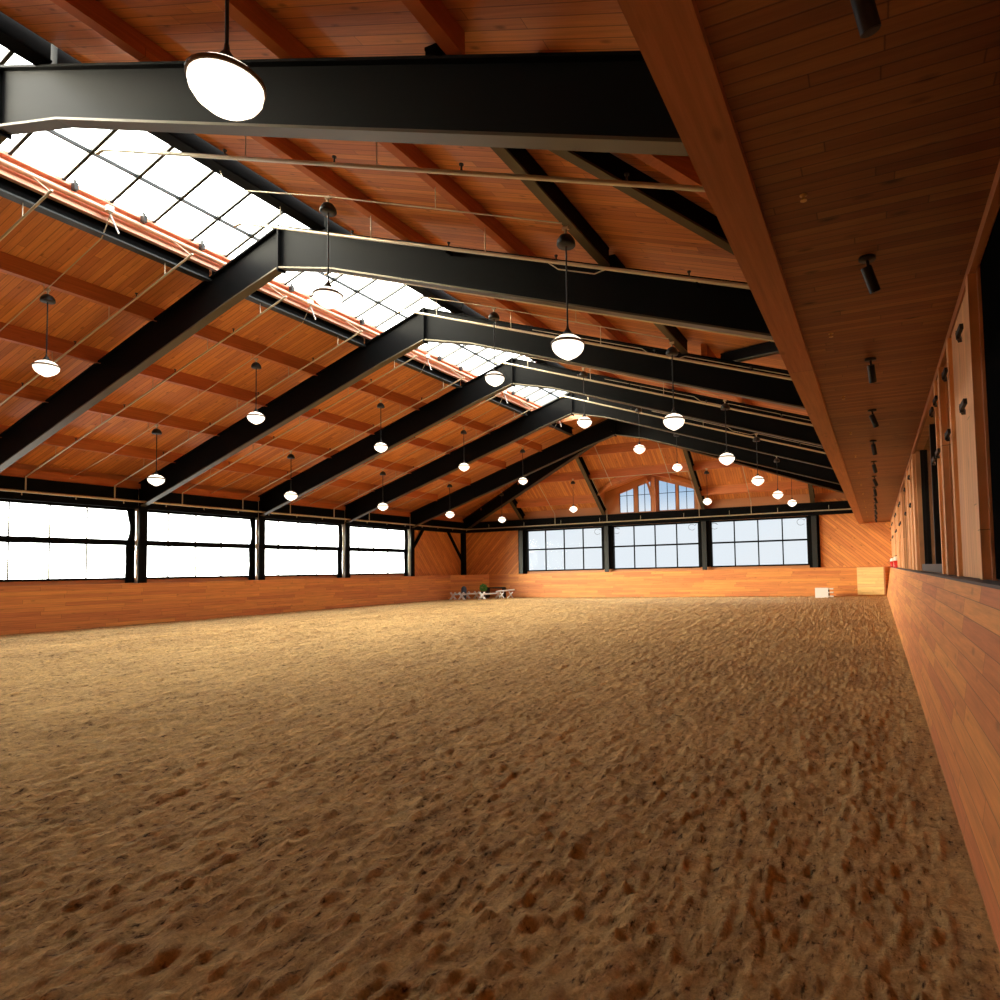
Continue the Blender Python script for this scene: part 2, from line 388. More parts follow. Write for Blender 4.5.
# eave steel and wood strips
mb = MB().box(XL, XL + .28, YB, D, HEAD + .06, 4.93); 
t = tag(mb.build('eave_beam', 'steel'), 'black steel eave beam above the left windows', 'beam')
mb = MB().box(XL + .28, -.82, D - .28, D, HEAD + .08, 4.9)
t = tag(mb.build('eave_beam', 'steel'), 'black steel eave beam above the three far windows', 'beam')
mb = MB().box(XL + .02, XL + .22, YB, D - .3, 4.94, 5.22)
struct(mb, 'trim_5', 'timber_y', 'orange timber plate on the left eave beam below the boards', 'trim')

# ------------------------------------------------------------------ windows
wn = [0]
def window(label, origin, axis, a, b, face, nx=4, top=HEAD, sill=SILL, mid=MID, fw=.07, dep=.09, mw=.022, step=None, th=(.055, .035)):
    """axis 'Y' = left wall window running along Y, 'X' = far wall window running along X"""
    wn[0] += 1
    t = thing('window_%d' % wn[0], label, 'window', origin, kind='structure')
    def bx(mb, u0, u1, z0, z1, d0, d1):
        if axis == 'Y': mb.box(face + d0, face + d1, u0, u1, z0, z1)
        else: mb.box(u0, u1, face - d1, face - d0, z0, z1)
    f = MB(); bx(f, a - .05, b + .05, sill - .05, sill + .03, -.1, dep); bx(f, a - .05, b + .05, top - .02, top + .06, -.1, dep)
    bx(f, a - .06, a + .03, sill, top, -.1, dep); bx(f, b - .03, b + .06, sill, top, -.1, dep)
    kids(f, 'window_frame', 'steel', t)
    r = MB(); bx(r, a, b, mid - th[0], mid + th[1], -.06, .07); kids(r, 'transom', 'steel', t)
    for k in range(1, nx):
        u = a + (step * k if step else (b - a) * k / nx); q = MB(); bx(q, u - mw, u + mw, sill, top, -.05, .02); kids(q, 'mullion', 'steel' if axis == 'X' else 'steel_grey', t)
    p = MB(); bx(p, a, b, sill, top, -.03, -.024); kids(p, 'pane', 'pane', t)
    return t
for i, (a, b) in enumerate(WIN_L):
    lab = ['bright left wall window beside the viewer before the leftmost one in view', 'bright left wall window, nearest and leftmost in view', 'bright left wall window, second from the left edge', 'pale bright left wall window, third from the left edge', 'pale bright left wall window, farthest and nearest the corner'][i]
    window(lab, (XL, (a + b) / 2, SILL), 'Y', a, b, XL, mw=.02, step=1.09, th=(.12, .08))
for i, (a, b) in enumerate(WIN_F):
    window(['far wall window of eight panes, left of three', 'far wall window of eight panes below the dormer', 'far wall window of eight panes, right of three'][i], ((a + b) / 2, D, SILL), 'X', a, b, D, mw=.03)
# dark gathered curtains at the far side of each left window
def curtain(y0, y1, label):
    t = thing('curtain', label, 'curtain', (XL + .1, (y0 + y1) / 2, SILL), 'gathered black curtains on the left wall')
    mb = MB(); V = []; rs = random.Random(int(y0 * 10)); zs_ = [1.50 + (4.12 - 1.50) * k / 22 for k in range(23)]; n = 12
    for z in zs_:
        f_ = min(1, max(0, (z - 2.85) / .5)); lo = y0 + (y1 - y0) * .42 * f_ - (.10 * max(0, (z - 3.6) / .5) if z > 3.6 else 0); hi = y1
        for k in range(n):
            u_ = 2 * math.pi * k / n; c_ = (lo + hi) / 2; h_ = (hi - lo) / 2
            wob = 1 + .12 * math.sin(k * 2.6 + z * 3) + rs.uniform(-.05, .05)
            V.append((XL + .13 + .07 * math.sin(u_), c_ + h_ * math.cos(u_) * (wob if math.cos(u_) < 0 else 1), z))
    mb.add(V, [(i * n + k, i * n + (k + 1) % n, (i + 1) * n + (k + 1) % n, (i + 1) * n + k) for i in range(22) for k in range(n)], True)
    mb.add(V[:n], [tuple(range(n))]); mb.add(V[-n:], [tuple(range(n))])
    kids(mb, 'cloth', 'rubber', t)
    kids(MB().beam((XL + .13, y0 - .35, 4.14), (XL + .13, y1, 4.14), .03, .04), 'rail', 'steel', t)
for i in range(3, 7):
    if i == 3 or True: curtain(F[i] - .42 + 0, F[i] - .12, 'gathered black curtain at the far side of the %s' % ['window outside the left edge', 'leftmost window in view', 'second left window in view', 'third left window in view'][i - 3]) if i < 8 else None
curtain(F[7] - .42, F[7] - .12, 'gathered black curtain at the far side of the last left window near the corner')
for i, (a, b) in enumerate(((-20.95, -20.42), (-15.12, -14.52), (-9.18, -8.58), (-3.28, -2.72))):
    o = MB().box(a, b, D - .14, D, KICK - (.0 if i in (0, 3) else -.17), HEAD + .1)
    struct(o, 'trim_%d' % (20 + i), 'steel', ['black upright trim at the left end of the far windows', 'black upright trim between the left and middle far windows', 'black upright trim between the middle and right far windows', 'black upright trim at the right end of the far windows'][i], 'trim')

# dormer window
wn[0] += 1
t = thing('window_%d' % wn[0], 'arched timber dormer window with four blue panes above the far wall', 'window', (DX, D, 4.9), kind='structure')
f = MB()
def zt(x): return 6.83 - .31 * abs(x - (-11.75))
# wall of timber around the panes
L4 = [(-14.0, -13.09), (-12.83, -12.02), (-11.55, -10.52), (-10.36, -9.42)]
zs = 4.98
prev = DX - DW
for a, b in L4 + [(DX + DW, None)]:
    f.xz([(prev, 4.9), (a, 4.9), (a, zt(a) + .02), (prev, zt(prev) if prev > -14.5 else zt(prev))], D - .06, D + .04); prev = b
f.xz([(DX - DW, zt(DX - DW) - .02), (-11.75, 6.81), (DX + DW, zt(DX + DW) - .02), (DX + DW, 6.9), (DX, 7.2), (DX - DW, 6.6)], D - .06, D + .04)
f.box(DX - DW, DX + DW, D - .08, D + .02, 4.88, zs)
kids(f, 'window_frame', 'frame_wood', t)
for a, b in L4:
    p = MB().xz([(a, zs), (b, zs), (b, zt(b)), (a, zt(a))], D, D + .01); kids(p, 'pane', 'pane', t)
    q = MB(); m_ = (a + b) / 2; zl = min(zt(a), zt(b)) - .32; zl = 5.98
    q.box(m_ - .014, m_ + .014, D - .02, D + .02, zs, zt(m_)); q.box(a, b, D - .02, D + .02, zl - .014, zl + .014)
    q.box(a, a + .03, D - .05, D, zs, zt(a)); q.box(b - .03, b, D - .05, D, zs, zt(b)); kids(q, 'muntin', 'steel', t)
kp = MB(); kp.box(DX + .02, DX + .2, D - .35, D - .1, 4.9, 6.9); kids(kp, 'king_post', 'frame_wood', t)
br = MB()
pts = [(-12.30 + .42 * s_ ** .6, D - .25, 6.85 - 1.2 * s_) for s_ in [k / 8 for k in range(9)]]
for a_, b_ in zip(pts, pts[1:]): br.beam(a_, b_, .12, .12, (0, 1, 0))
kids(br, 'curved_brace', 'frame_wood', t)
# timber arch where the dormer meets the hip
t = thing('arched_beam', 'curved orange timber arch framing the dormer opening in the hip ceiling', 'beam', (DX, yr, 6.2))
for sx in (-1, 1):
    b_ = MB(); P = []
    for k in range(11):
        u_ = k / 10; x = DX + sx * DW * u_; zz = dr - (dr - de) * u_ ** 1.5 - .02
        yy = 29.97 + (9.4 + OFF - zz) / .79
        P.append((x, yy, zz, ))
    for p0, p1 in zip(P, P[1:]):
        b_.prism([(p0[0], p0[1] - .12, p0[2]), (p1[0], p1[1] - .12, p1[2]), (p1[0], p1[1] - .12, p1[2] - .26), (p0[0], p0[1] - .12, p0[2] - .26)], (0, .26, 0))
    kids(b_, 'arch_half', 'timber_x', t)

# skylight: glazed ridge, one unit per bay
YS0 = F[2] + .16; STEP = BAY / 6
def gl(x): return 9.25 + (x + 14.15) * (9.97 - 9.25) / 2.15 if x <= RX else 9.97 - (x - RX) * .325
ys_b = [F[1]] + F[2:7] + [SKY_END]
sky_names = ['in the bay over the viewer', 'between the first and second black frames', 'between the second and third black frames', 'between the third and fourth black frames', 'between the fourth and fifth black frames', 'beyond the fifth black frame']
for i, (a, b) in enumerate(zip(ys_b, ys_b[1:])):
    wn[0] += 1
    t = thing('window_%d' % wn[0], 'white glazed ridge skylight ' + sky_names[i], 'skylight', (-13, (a + b) / 2, 9.6), kind='structure')
    p = MB()
    for x0, x1 in ((-14.15, RX), (RX, -10.7)):
        p.prism([(x0, a, gl(x0)), (x1, a, gl(x1)), (x1, b, gl(x1)), (x0, b, gl(x0))], (0, 0, .01))
    kids(p, 'pane', 'pane', t)
    k0 = math.ceil((a - YS0) / STEP - .01)
    y = YS0 + k0 * STEP
    while y < b - .02:
        q = MB()
        q.beam((-14.15, y, gl(-14.15) - .035), (RX, y, gl(RX) - .035), .055, .07); q.beam((RX, y, gl(RX) - .035), (-10.7, y, gl(-10.7) - .035), .055, .07)
        kids(q, 'glazing_bar', 'steel_grey', t); y += STEP
    q = MB(); q.beam((-13.18, a, gl(-13.18) - .03), (-13.18, b, gl(-13.18) - .03), .05, .06); kids(q, 'rail', 'steel_grey', t)
    # copper curb
    q = MB().box(-14.24, -14.12, a, b, 8.86, 9.25); q.box(-14.12, -14.02, a, b, 9.19, 9.26); kids(q, 'copper_curb', 'copper', t)
    q = MB().tube((-14.03, a, 9.03), (-14.03, b, 9.03), .055, 10); kids(q, 'copper_tube', 'copper', t)

# ------------------------------------------------------------------ steel
def isec(mb, mbf, a, b, hgt, fw=.26, tf=.035, tw=.03, flip=None):
    """I beam from a to b, a/b on the underside centre line"""
    a, b = Vector(a), Vector(b); d = (b - a).normalized(); r = d.cross(Vector((0, 0, 1))).normalized(); u = r.cross(d)
    mb.beam(a + u * hgt / 2, b + u * hgt / 2, tw, hgt - 2 * tf, u); mb.beam(a + u * (hgt - tf / 2), b + u * (hgt - tf / 2), fw, tf, u)
    mbf.beam(a + u * tf / 2, b + u * tf / 2, fw, tf, u)
XA, XB = -25.0, .6
def BOT(x):
    o = abs(x - RX); e_ = .92 if x < RX else .81
    return TOP(x) - (.97 + (e_ - .97) * min(1, o / 1.6))
def rafter(t, y, x0, x1):
    n = 6; xs = [x0 + (x1 - x0) * k / n for k in range(n + 1)] if abs(x1 - x0) > 3 else [x0, x1]
    xs = sorted(set([round(v, 3) for v in ([RX, RX + (1.6 if x1 > x0 else -1.6), x1])]), key=lambda v: abs(v - RX))
    w = MB(); w.xz([(x, TOP(x) - .03) for x in xs] + [(x, BOT(x) + .03) for x in xs[::-1]], y - .02, y + .02)
    r = kids(w, 'rafter', 'steel', t)
    f = MB(); f.xz([(x, TOP(x)) for x in xs] + [(x, TOP(x) - .035) for x in xs[::-1]], y - .10, y + .10)
    k = f.build('top_flange', 'steel'); k.parent = r; k.data.transform(Matrix.Translation(-t.location))
    f = MB(); f.xz([(x, BOT(x) + .035) for x in xs] + [(x, BOT(x)) for x in xs[::-1]], y - .10, y + .10)
    k = f.build('bottom_flange', 'flange'); k.parent = r; k.data.transform(Matrix.Translation(-t.location)); k['label'] = 'bottom flange with a bronze sheen in its colour'
    return r
fr_lab = ['', '', 'black steel roof frame crossing the top edge, nearest the viewer', 'black steel roof frame, second from the viewer, with prominent grey ridge knee', 'black steel roof frame, third from the viewer', 'black steel roof frame, fourth from the viewer', 'black steel roof frame, fifth from the viewer', 'black steel roof frame where the hip end starts, farthest one']
for i in range(2, 8):
    y = F[i]
    t = thing('roof_frame', fr_lab[i], 'roof beam', (RX, y, 8.4), 'black steel roof frames')
    rafter(t, y, RX, XA); rafter(t, y, RX, XB if i < 7 else -1.0)
    p = MB().box(RX - .02, RX + .02, y - .11, y + .11, BOT(RX) - .06, TOP(RX) + .01); kids(p, 'ridge_plate', 'steel', t)
# columns on the left wall
for i in range(3, 8):
    y = F[i]
    t = thing('steel_column', 'black steel column on the left wall ' + ['', '', '', 'just outside the left edge of view', 'right of the first window in view', 'right of the second window in view', 'right of the third window in view', 'right of the last window, beside the diagonal boards'][i], 'column', (XL + .2, y, KICK), 'columns between the left windows')
    w = MB().box(XL + .05, -24.92, y - .1, y + .1, KICK, 4.95); kids(w, 'web', 'post', t)
    f = MB().box(-24.92, -24.86, y - .13, y + .16, KICK, 4.95); kids(f, 'flange', 'steel', t)
t = tag(MB().box(XL + .03, XL + .28, D - .3, D - .03, KICK, 4.93).build('steel_column', 'steel'), 'black steel post in the far left corner behind the jump poles', 'column')
for i, x in enumerate((-20.68, -14.82, -8.88, -2.98)):
    lab = ['left end of the far windows', 'between the left and middle far windows', 'between the middle and right far windows', 'right end of the far windows']
    t = thing('steel_column', 'dark grey steel column at the ' + lab[i] if i in (0, 3) else 'dark grey steel column ' + lab[i], 'column', (x, D - .2, KICK), 'columns on the far wall')
    w = MB().box(x - .13, x + .13, D - .30, D - .26, KICK, 4.2); kids(w, 'flange', 'steel_grey', t)
    w = MB().box(x - .02, x + .02, D - .26, D - .14, KICK, 4.2); kids(w, 'web', 'steel', t)
# knee braces in the end bay
for i, (a, b) in enumerate((((XL + .15, 31.4, 4.5), (XL + .15, 30.15, 2.95)), ((XL + .15, 33.45, 4.5), (XL + .15, 35.2, 2.35)))):
    o = MB().beam(a, b, .12, .14, (1, 0, 0)).build('knee_brace', 'steel'); tag(o, ['slanting black knee brace beside the last left window', 'slanting black knee brace rising from the far left corner post'][i], 'brace')
# hip rafters and jack rafters
def steel_run(name, a, b, hgt, label, fw=.24, cat='roof beam', group=None, tw=.03, fm='flange'):
    w, f = MB(), MB(); isec(w, f, a, b, hgt, fw, tw=tw)
    t = thing(name, label, cat, a, group)
    kids(w, 'web', 'steel', t); k = kids(f, 'bottom_flange', fm, t)
    return t
ZH = 9.4 - .75
steel_run('hip_beam', (RX - .15, 30.05, ZH - .02), (XL + .3, 35.3, TOP(XL + .3) - .80), .75, 'black steel hip beam falling from the ridge to the far left corner')
steel_run('hip_beam', (RX + .15, 30.05, ZH - .02), (-1.0, 34.5, TOP(-1.0) - .75), .75, 'black steel hip beam falling from the ridge towards the right')
for x, y0, lab in ((-20.6, 33.55, 'short black jack rafter above the left end of the far windows'), (-14.95, 31.2, 'black jack rafter running down the hip left of the dormer'), (-8.87, 31.25, 'black jack rafter running down the hip right of the dormer'), (-3.0, 33.6, 'short black jack rafter above the right end of the far windows')):
    steel_run('jack_rafter', (x, y0, HIP(y0) - OFF - .42), (x, D - .2, HIP(D - .2) - OFF - .42), .42, lab, .22)
# steel either side of the skylight
for i, (a, b) in enumerate(zip(ys_b, ys_b[1:])):
    bay = sky_names[i]
    a2, b2 = a + .04, b - .04
    if i == 5: b2 = 29.7
    steel_run('skylight_beam', (-14.32, a2, 8.60), (-14.32, b2, 8.60), .38, 'dark steel beam under the copper edge of the skylight ' + bay, .22, 'roof beam', fm='steel_grey')
    steel_run('skylight_beam', (-10.78, a2, 9.02), (-10.78, b2, 9.02), .5, 'black steel beam along the right skylight edge ' + bay, .28, 'roof beam', fm='steel', tw=.2)
steel_run('steel_purlin', (-4.12, F[2] + .12, 6.80), (-4.12, F[3] - .12, 6.80), .32, 'black steel purlin on the right slope above the nearest hanging lamps', .15, tw=.13)
steel_run('steel_purlin', (-4.12, F[3] + .12, 6.80), (-4.12, F[4] - .12, 6.80), .32, 'black steel purlin on the right slope between second and third frames', .15, tw=.13)
steel_run('steel_strut', (-3.9, F[2] + .60, TOP(-3.9) - .02), (-.9, 10.0, TOP(-.9) - .02), .29, 'black diagonal steel strut between first and second frames, near the fascia', .14, tw=.12)
steel_run('steel_strut', (-3.35, 15.60, TOP(-3.35) + .005), (-.9, 12.75, TOP(-.9) + .005), .27, 'black diagonal steel strut between second and third frames, near the fascia', .14, tw=.12)

# ------------------------------------------------------------------ timber purlins
LP = [(-16.38, 'uppermost'), (-18.62, 'second highest'), (-20.93, 'third highest'), (-23.2, 'lowest')]
RP = [(-8.55, 'uppermost'), (-6.05, 'middle'), (-3.75, 'lowest')]
bays = list(zip([YB + .1] + F[2:7], F[2:8]))
bl = ['over the viewer', 'between first and second frames', 'between second and third frames', 'between third and fourth frames', 'between fourth and fifth frames', 'between fifth and last frames']
for i, (a, b) in enumerate(bays):
    for side, rows in (('left', LP), ('right', RP)):
        for x, nm in rows:
            if side == 'right' and nm == 'lowest' and i in (1, 2): continue
            zb = TOP(x); 
            w_ = .15
            xx = x + w_
            mb = MB().prism([(x, a, zb), (xx, a, zb + (.0)), (xx, a, DECK(xx) - .003), (x, a, DECK(x) - .003)], (0, b - a, 0))
            mb.v = [tuple(v) for v in mb.v]
            lab = '%s timber purlin on the %s roof slope %s' % (nm, side, bl[i])
            tag(mb.build('timber_purlin', 'timber_y'), lab, 'purlin', 'timber purlins of the main roof')
# diagonal timber beside the strut
tag(MB().beam((-3.0, F[2] + .3, 6.585), (-.9, 8.35, 5.90), .14, .36).build('timber_rafter', 'timber_y'), 'diagonal orange timber rafter beside the nearest steel strut', 'purlin')
# hip purlins
for k, (y, z) in enumerate(((31.9, 7.88), (33.25, 6.8), (34.75, 5.6))):
    hw = (y - 29.97) * .79 / .325
    segs = []
    x0, x1 = RX - hw + .35, min(RX + hw - .35, -.9)
    cuts = [c for c in (-20.6, -14.95, -8.87, -3.0) if x0 + .3 < c < x1 - .3]
    e = [x0] + cuts + [x1]
    for j, (a, b) in enumerate(zip(e, e[1:])):
        if k == 2 and a > -15.2 and b < -8.6: continue
        mb = MB().prism([(a + .02, y, z), (a + .02, y - .2, z), (a + .02, y - .2, HIP(y - .2) - .003), (a + .02, y, HIP(y) - .003)], (b - a - .04, 0, 0))
        where = 'left of the dormer' if b < -14.5 else ('right of the dormer' if a > -9.2 else 'above the dormer')
        if k == 2: where += ', ' + ('nearest the corner' if (b < -20 or a > -3.2) else 'beside the jack rafter')
        if k == 1 and j == len(e) - 2 and False: pass
        tag(mb.build('timber_purlin', 'timber_x'), '%s timber purlin of the hip ceiling %s' % (['upper', 'middle', 'lower'][k], where), 'purlin', 'timber purlins of the hip end')

# ------------------------------------------------------------------ pendant lamps
def pendant_master(loc, label, drop):
    t = thing('pendant_lamp', label, 'lamp', loc, 'pendant globe lamps')
    def P(mb, name, mat, par): o = mb.build(name, mat); o.parent = par; return o
    prof = [(0.0, .168), (.05, .168), (.06, .155), (.14, .135), (.205, .09), (.236, .035), (.24, .0), (.232, -.045), (.2, -.095), (.14, -.145), (.08, -.178), (.04, -.2), (0, -.208)]
    prof = [(r_ * .93, z_ * .95) for r_, z_ in prof]
    P(MB().lathe(prof, n=28), 'globe', 'opal', t)
    P(MB().lathe([(.205, .050), (.226, .054), (.236, .045), (.235, .022), (.222, .018)], n=28), 'band', 'bronze', t)
    P(MB().lathe([(0, .30), (.014, .30), (.02, .25), (.06, .19), (.065, .165), (0, .165)], n=16), 'fitter', 'black', t)
    P(MB().tube((0, 0, .28), (0, 0, drop - .16), .0125, 8), 'stem', 'black', t)
    c = P(MB().lathe([(0, drop - .17), (.125, drop - .17), (.135, drop - .15), (.125, drop - .09), (.085, drop - .03), (.03, drop), (0, drop)], n=20), 'canopy', 'black', t)
    k = MB().tube((0, 0, drop - .01), (0, 0, drop + .09), .02, 8); k.tube((-.05, 0, drop + .09), (.05, 0, drop + .09), .03, 8); P(k, 'hook', 'pipe', t)
    return t
rowlab = {'r4': 'in the row nearest the fascia', 'r3': 'in the row right of the skylight', 'r2': 'in the row left of the skylight', 'r1': 'in the row nearest the left windows'}
nth = ['nearest', 'second nearest', 'third nearest', 'fourth nearest', 'fifth nearest', 'sixth nearest', 'farthest']
lamps = []
for k, y in enumerate((2.83, 7.93, 13.0, 18.2, 23.4, 28.5)): lamps.append(('r4', k, (-3.86, y, 4.82 if y < 3 else 4.70), 1.6))
for k, y in enumerate((7.83, 12.85, 17.92, 22.92, 27.95)): lamps.append(('r3', k, (-8.2, y, 6.18), 1.6))
for k, y in enumerate((7.83, 12.85, 17.86, 22.87, 27.85)): lamps.append(('r2', k, (-16.2, y, 6.15), 1.6))
for k, y in enumerate((12.81, 17.77, 22.71, 27.65)): lamps.append(('r1', k, (-20.5, y, 4.68), 1.6))
master = {}
for row, k, loc, dr_ in lamps:
    lab = 'white globe pendant lamp %s, %s one in view' % (rowlab[row], nth[k])
    if row == 'r4' and k == 0: lab = 'large white globe pendant lamp cut off by the top edge, nearest of all'
    if not master: master[0] = pendant_master(loc, lab, 1.6)
    else: copy_tree(master[0], loc, lab)
for loc, lab in (((-15.67, 32.5, 5.07), 'white globe pendant lamp hanging at the hip end, left of the dormer'), ((-7.97, 32.5, 5.03), 'white globe pendant lamp hanging at the hip end, right of the dormer'),
                 ((-20.5, 32.7, 4.74), 'white globe pendant lamp in the far left corner under the hip beam'), ((-3.86, 33.6, 4.80), 'white globe pendant lamp in the far right corner near the fascia')):
    copy_tree(master[0], loc, lab)

# ------------------------------------------------------------------ sprinkler pipes and conduits
def pz(x): return TOP(x) - .34
def pr(x): return TOP(x) - .43
def each(par, name, mat, items):
    for fn in items:
        m_ = MB(); fn(m_); kids(m_, name, mat, par)
for i in range(2, 7):
    by = F[i]
    for j, dy in enumerate((1.33, 3.9)):
        if i == 2 and False: continue
        y = by + dy
        if y > 28.6: continue
        nm = bl[i - 1]; wh = 'nearer' if j == 0 else 'farther'
        t = thing('sprinkler_pipe', '%s thin sprinkler pipe down the left slope %s' % (wh, nm), 'pipe', (-13.8, y, pz(-13.8)), 'sprinkler pipes on the left slope')
        p = MB().path([(-13.4, y, pz(-13.4)), (-24.7, y, pz(-24.7)), (-24.7, y, 4.47)], .022, 8); kids(p, 'pipe', 'pipe', t)
        for x in [q[0] + .08 for q in LP]: kids(MB().tube((x, y, pz(x)), (x, y, TOP(x) + .02), .008, 6), 'hanger', 'pipe', t)
        kids(MB().tube((-14.32, y, pz(-14.32)), (-14.32, y, 8.61), .008, 6), 'hanger', 'pipe', t)
        kids(MB().tube((-13.45, y, pz(-13.45)), (-14.0, y, 9.0), .008, 6), 'hanger', 'pipe', t)
        for x in (-15.3, -17.6, -19.8, -22.1): kids(MB().tube((x, y, pz(x)), (x, y, pz(x) + .1), .012, 6).tube((x, y, pz(x) + .1), (x, y, pz(x) + .115), .03, 8), 'sprinkler_head', 'black', t)
        t = thing('sprinkler_pipe', '%s sprinkler pipe down the right slope %s' % (wh, nm), 'pipe', (-11.9, y, pr(-11.9)), 'sprinkler pipes on the right slope')
        p = MB().path([(-12.1, y, pr(-12.1) - .02), (-11.9, y, pr(-11.9)), (-.7, y, pr(-.7))], .03, 8); kids(p, 'pipe', 'pipe', t)
        for x in (-8.45, -5.95): kids(MB().tube((x, y, pr(x)), (x, y, TOP(x) + .02), .008, 6), 'hanger', 'pipe', t)
        kids(MB().tube((-10.78, y, pr(-10.78)), (-10.78, y, 9.03), .008, 6), 'hanger', 'pipe', t)
        for x in (-8.9, -6.7, -4.6, -2.4): kids(MB().tube((x, y, pr(x)), (x, y, pr(x) + .1), .012, 6).tube((x, y, pr(x) + .1), (x, y, pr(x) + .115), .03, 8), 'sprinkler_head', 'black', t)
    y = by + BAY / 2 + .15
    if y < 28.5:
        zc = lambda x: 7.85 + (-.325 if abs(x + 12) > 4.1 else -.325) * (abs(x + 12) - 4.1) + .02
        p = MB().path([(-14.0, y, 9.0), (-14.3, y, 8.55), (-16.2, y, 7.85), (-20.5, y, 6.38), (-22.9, y, 5.6), (-24.9, y, 5.05)], .011, 6)
        t = thing('electrical_conduit', 'thin lamp conduit down the left slope ' + bl[i - 1], 'conduit', (-14, y, 9.0), 'lamp conduits on the left slope')
        kids(p, 'tube', 'pipe', t)
        for x, z in ((-16.3, 7.82), (-18.54, 7.05), (-20.85, 6.27)): kids(MB().tube((x, y, z), (x, y, TOP(x) + .02), .007, 6), 'hanger', 'pipe', t)
        q = MB().beam((-14.0, y - .05, 9.02), (-13.95, y + .12, 8.62), .035, .02); q.box(-14.0, -13.9, y - .12, y, 8.99, 9.1); kids(q, 'bracket', 'white', t)
        p = MB().path([(-10.8, y, 9.05), (-10.6, y, 8.62), (-8.2, y, 7.88), (-3.86, y, 6.40)], .011, 6)
        t = thing('electrical_conduit', 'thin lamp conduit down the right slope ' + bl[i - 1], 'conduit', (-10.8, y, 9.0), 'lamp conduits on the right slope')
        kids(p, 'tube', 'pipe', t)
        kids(MB().tube((-6.0, y, 7.13), (-6.0, y, TOP(-6.0) + .02), .007, 6), 'hanger', 'pipe', t)
    # conduit clipped to each frame flange on the right
    if i < 7:
        y = F[i] + BAY - .22 if False else F[i] - .2
        if i > 2:
            P = [(x, y, TOP(x) - .12) for x in (-8.3, -6.6, -5.2)] + [(-5.0, y, TOP(-5.0) - .22), (-4.3, y, TOP(-4.3) - .22), (-4.1, y, TOP(-4.1) - .12), (-.8, y, TOP(-.8) - .14)]
            p = MB().path(P, .011, 6)
            t = thing('electrical_conduit', 'thin kinked conduit along the right half of the %s frame' % ORD[i - 2], 'conduit', P[0], 'conduits on the frames')
            kids(p, 'tube', 'pipe', t)
            for x in (-7.4, -2.5): kids(MB().box(x - .02, x + .02, y - .01, y + .2, TOP(x) - .16, TOP(x) - .10), 'clip', 'steel', t)
# eave mains
t = thing('sprinkler_main', 'long horizontal steel pipe in front of the left eave beam', 'pipe', (-24.68, 15, 4.45))
p = MB().tube((-24.68, YB, 4.45), (-24.68, 35.17, 4.45), .04, 10); kids(p, 'pipe', 'pipe', t)
for i in range(7, 24): kids(MB().tube((-24.68, 1 + 1.48 * i, 4.45), (-24.68, 1 + 1.48 * i, 4.33), .014, 6), 'sprinkler_head', 'pipe', t)
for i in range(2, 8): y = F[i] + 2.5; kids(MB().beam((XL + .26, y, 4.45), (-24.68, y, 4.45), .02, .02), 'bracket', 'steel', t)
t = thing('sprinkler_main', 'long horizontal steel pipe in front of the far eave beam', 'pipe', (-12, 35.1, 4.45))
p = MB().tube((-24.68, 35.1, 4.45), (-.85, 35.1, 4.45), .035, 10); kids(p, 'pipe', 'pipe', t)
for i in range(9):
    x = -23 + 2.6 * i; p = MB(); p.tube((x, 35.1, 4.45), (x, 35.1, 4.72), .012, 6); p.beam((x, 35.1, 4.62), (x, D - .25, 4.62), .015, .015)
    kids(p, 'hanger', 'pipe', t)
# pipes down the hip end
def ph(y): return HIP(y) - OFF - .24
for x, y0, w in ((-18.2, 32.6, 'left of the left jack rafter'), (-13.7, 30.9, 'left of the dormer centre'), (-10.2, 30.9, 'right of the dormer centre'), (-6.2, 32.4, 'right of the right jack rafter')):
    yend = 35.1 if abs(x + 12) > 3 else 33.5
    pts = [(x, y0, ph(y0)), (x, yend, ph(yend))] + ([(x, yend, 4.47)] if yend > 35 else [])
    t = thing('sprinkler_pipe', 'thin sprinkler pipe running down the hip ceiling ' + w, 'pipe', pts[0], 'sprinkler pipes on the hip')
    kids(MB().path(pts, .018, 6), 'pipe', 'pipe', t)
    h_ = MB()
    for yy in (31.85, 33.2, 34.7):
        if y0 < yy < yend: h_.tube((x, yy, ph(yy)), (x, yy, HIP(yy)), .008, 6)
    if h_.v: kids(h_, 'hanger', 'pipe', t)
# pipe crossing the hip above the dormer
t = thing('sprinkler_pipe', 'horizontal sprinkler pipe crossing the hip ceiling just above the dormer', 'pipe', (-14.72, 33.0, ph(33.0)))
kids(MB().path([(-14.72, 35.1, 4.47), (-14.72, 35.1, ph(35.1) + .05), (-14.72, 33.0, ph(33.0)), (-9.1, 33.0, ph(33.0)), (-9.1, 35.1, ph(35.1) + .05), (-9.1, 35.1, 4.47)], .018, 6), 'pipe', 'pipe', t)
for x in (-14.0, -10.2): kids(MB().tube((x, 33.0, ph(33.0)), (x, 33.15, HIP(33.15) - .3), .008, 6), 'hanger', 'pipe', t)
# black uplight knobs on the copper edge
n = 0
for i in range(2, 7):
    for j, dy in enumerate((1.97, 3.23, 4.49)):
        y = F[i] + dy
        if y > 27.8: continue
        mb = MB().box(-14.02, -13.9, y - .035, y + .035, 9.1, 9.24); mb.tube((-13.96, y, 9.2), (-13.96, y, 9.30), .03, 8)
        tag(mb.build('clamp', 'black'), '%s small black clamp on the copper skylight edge %s' % (['nearest', 'middle', 'farthest'][j], bl[i - 1]), 'clamp', 'black clamps on the copper skylight edge')

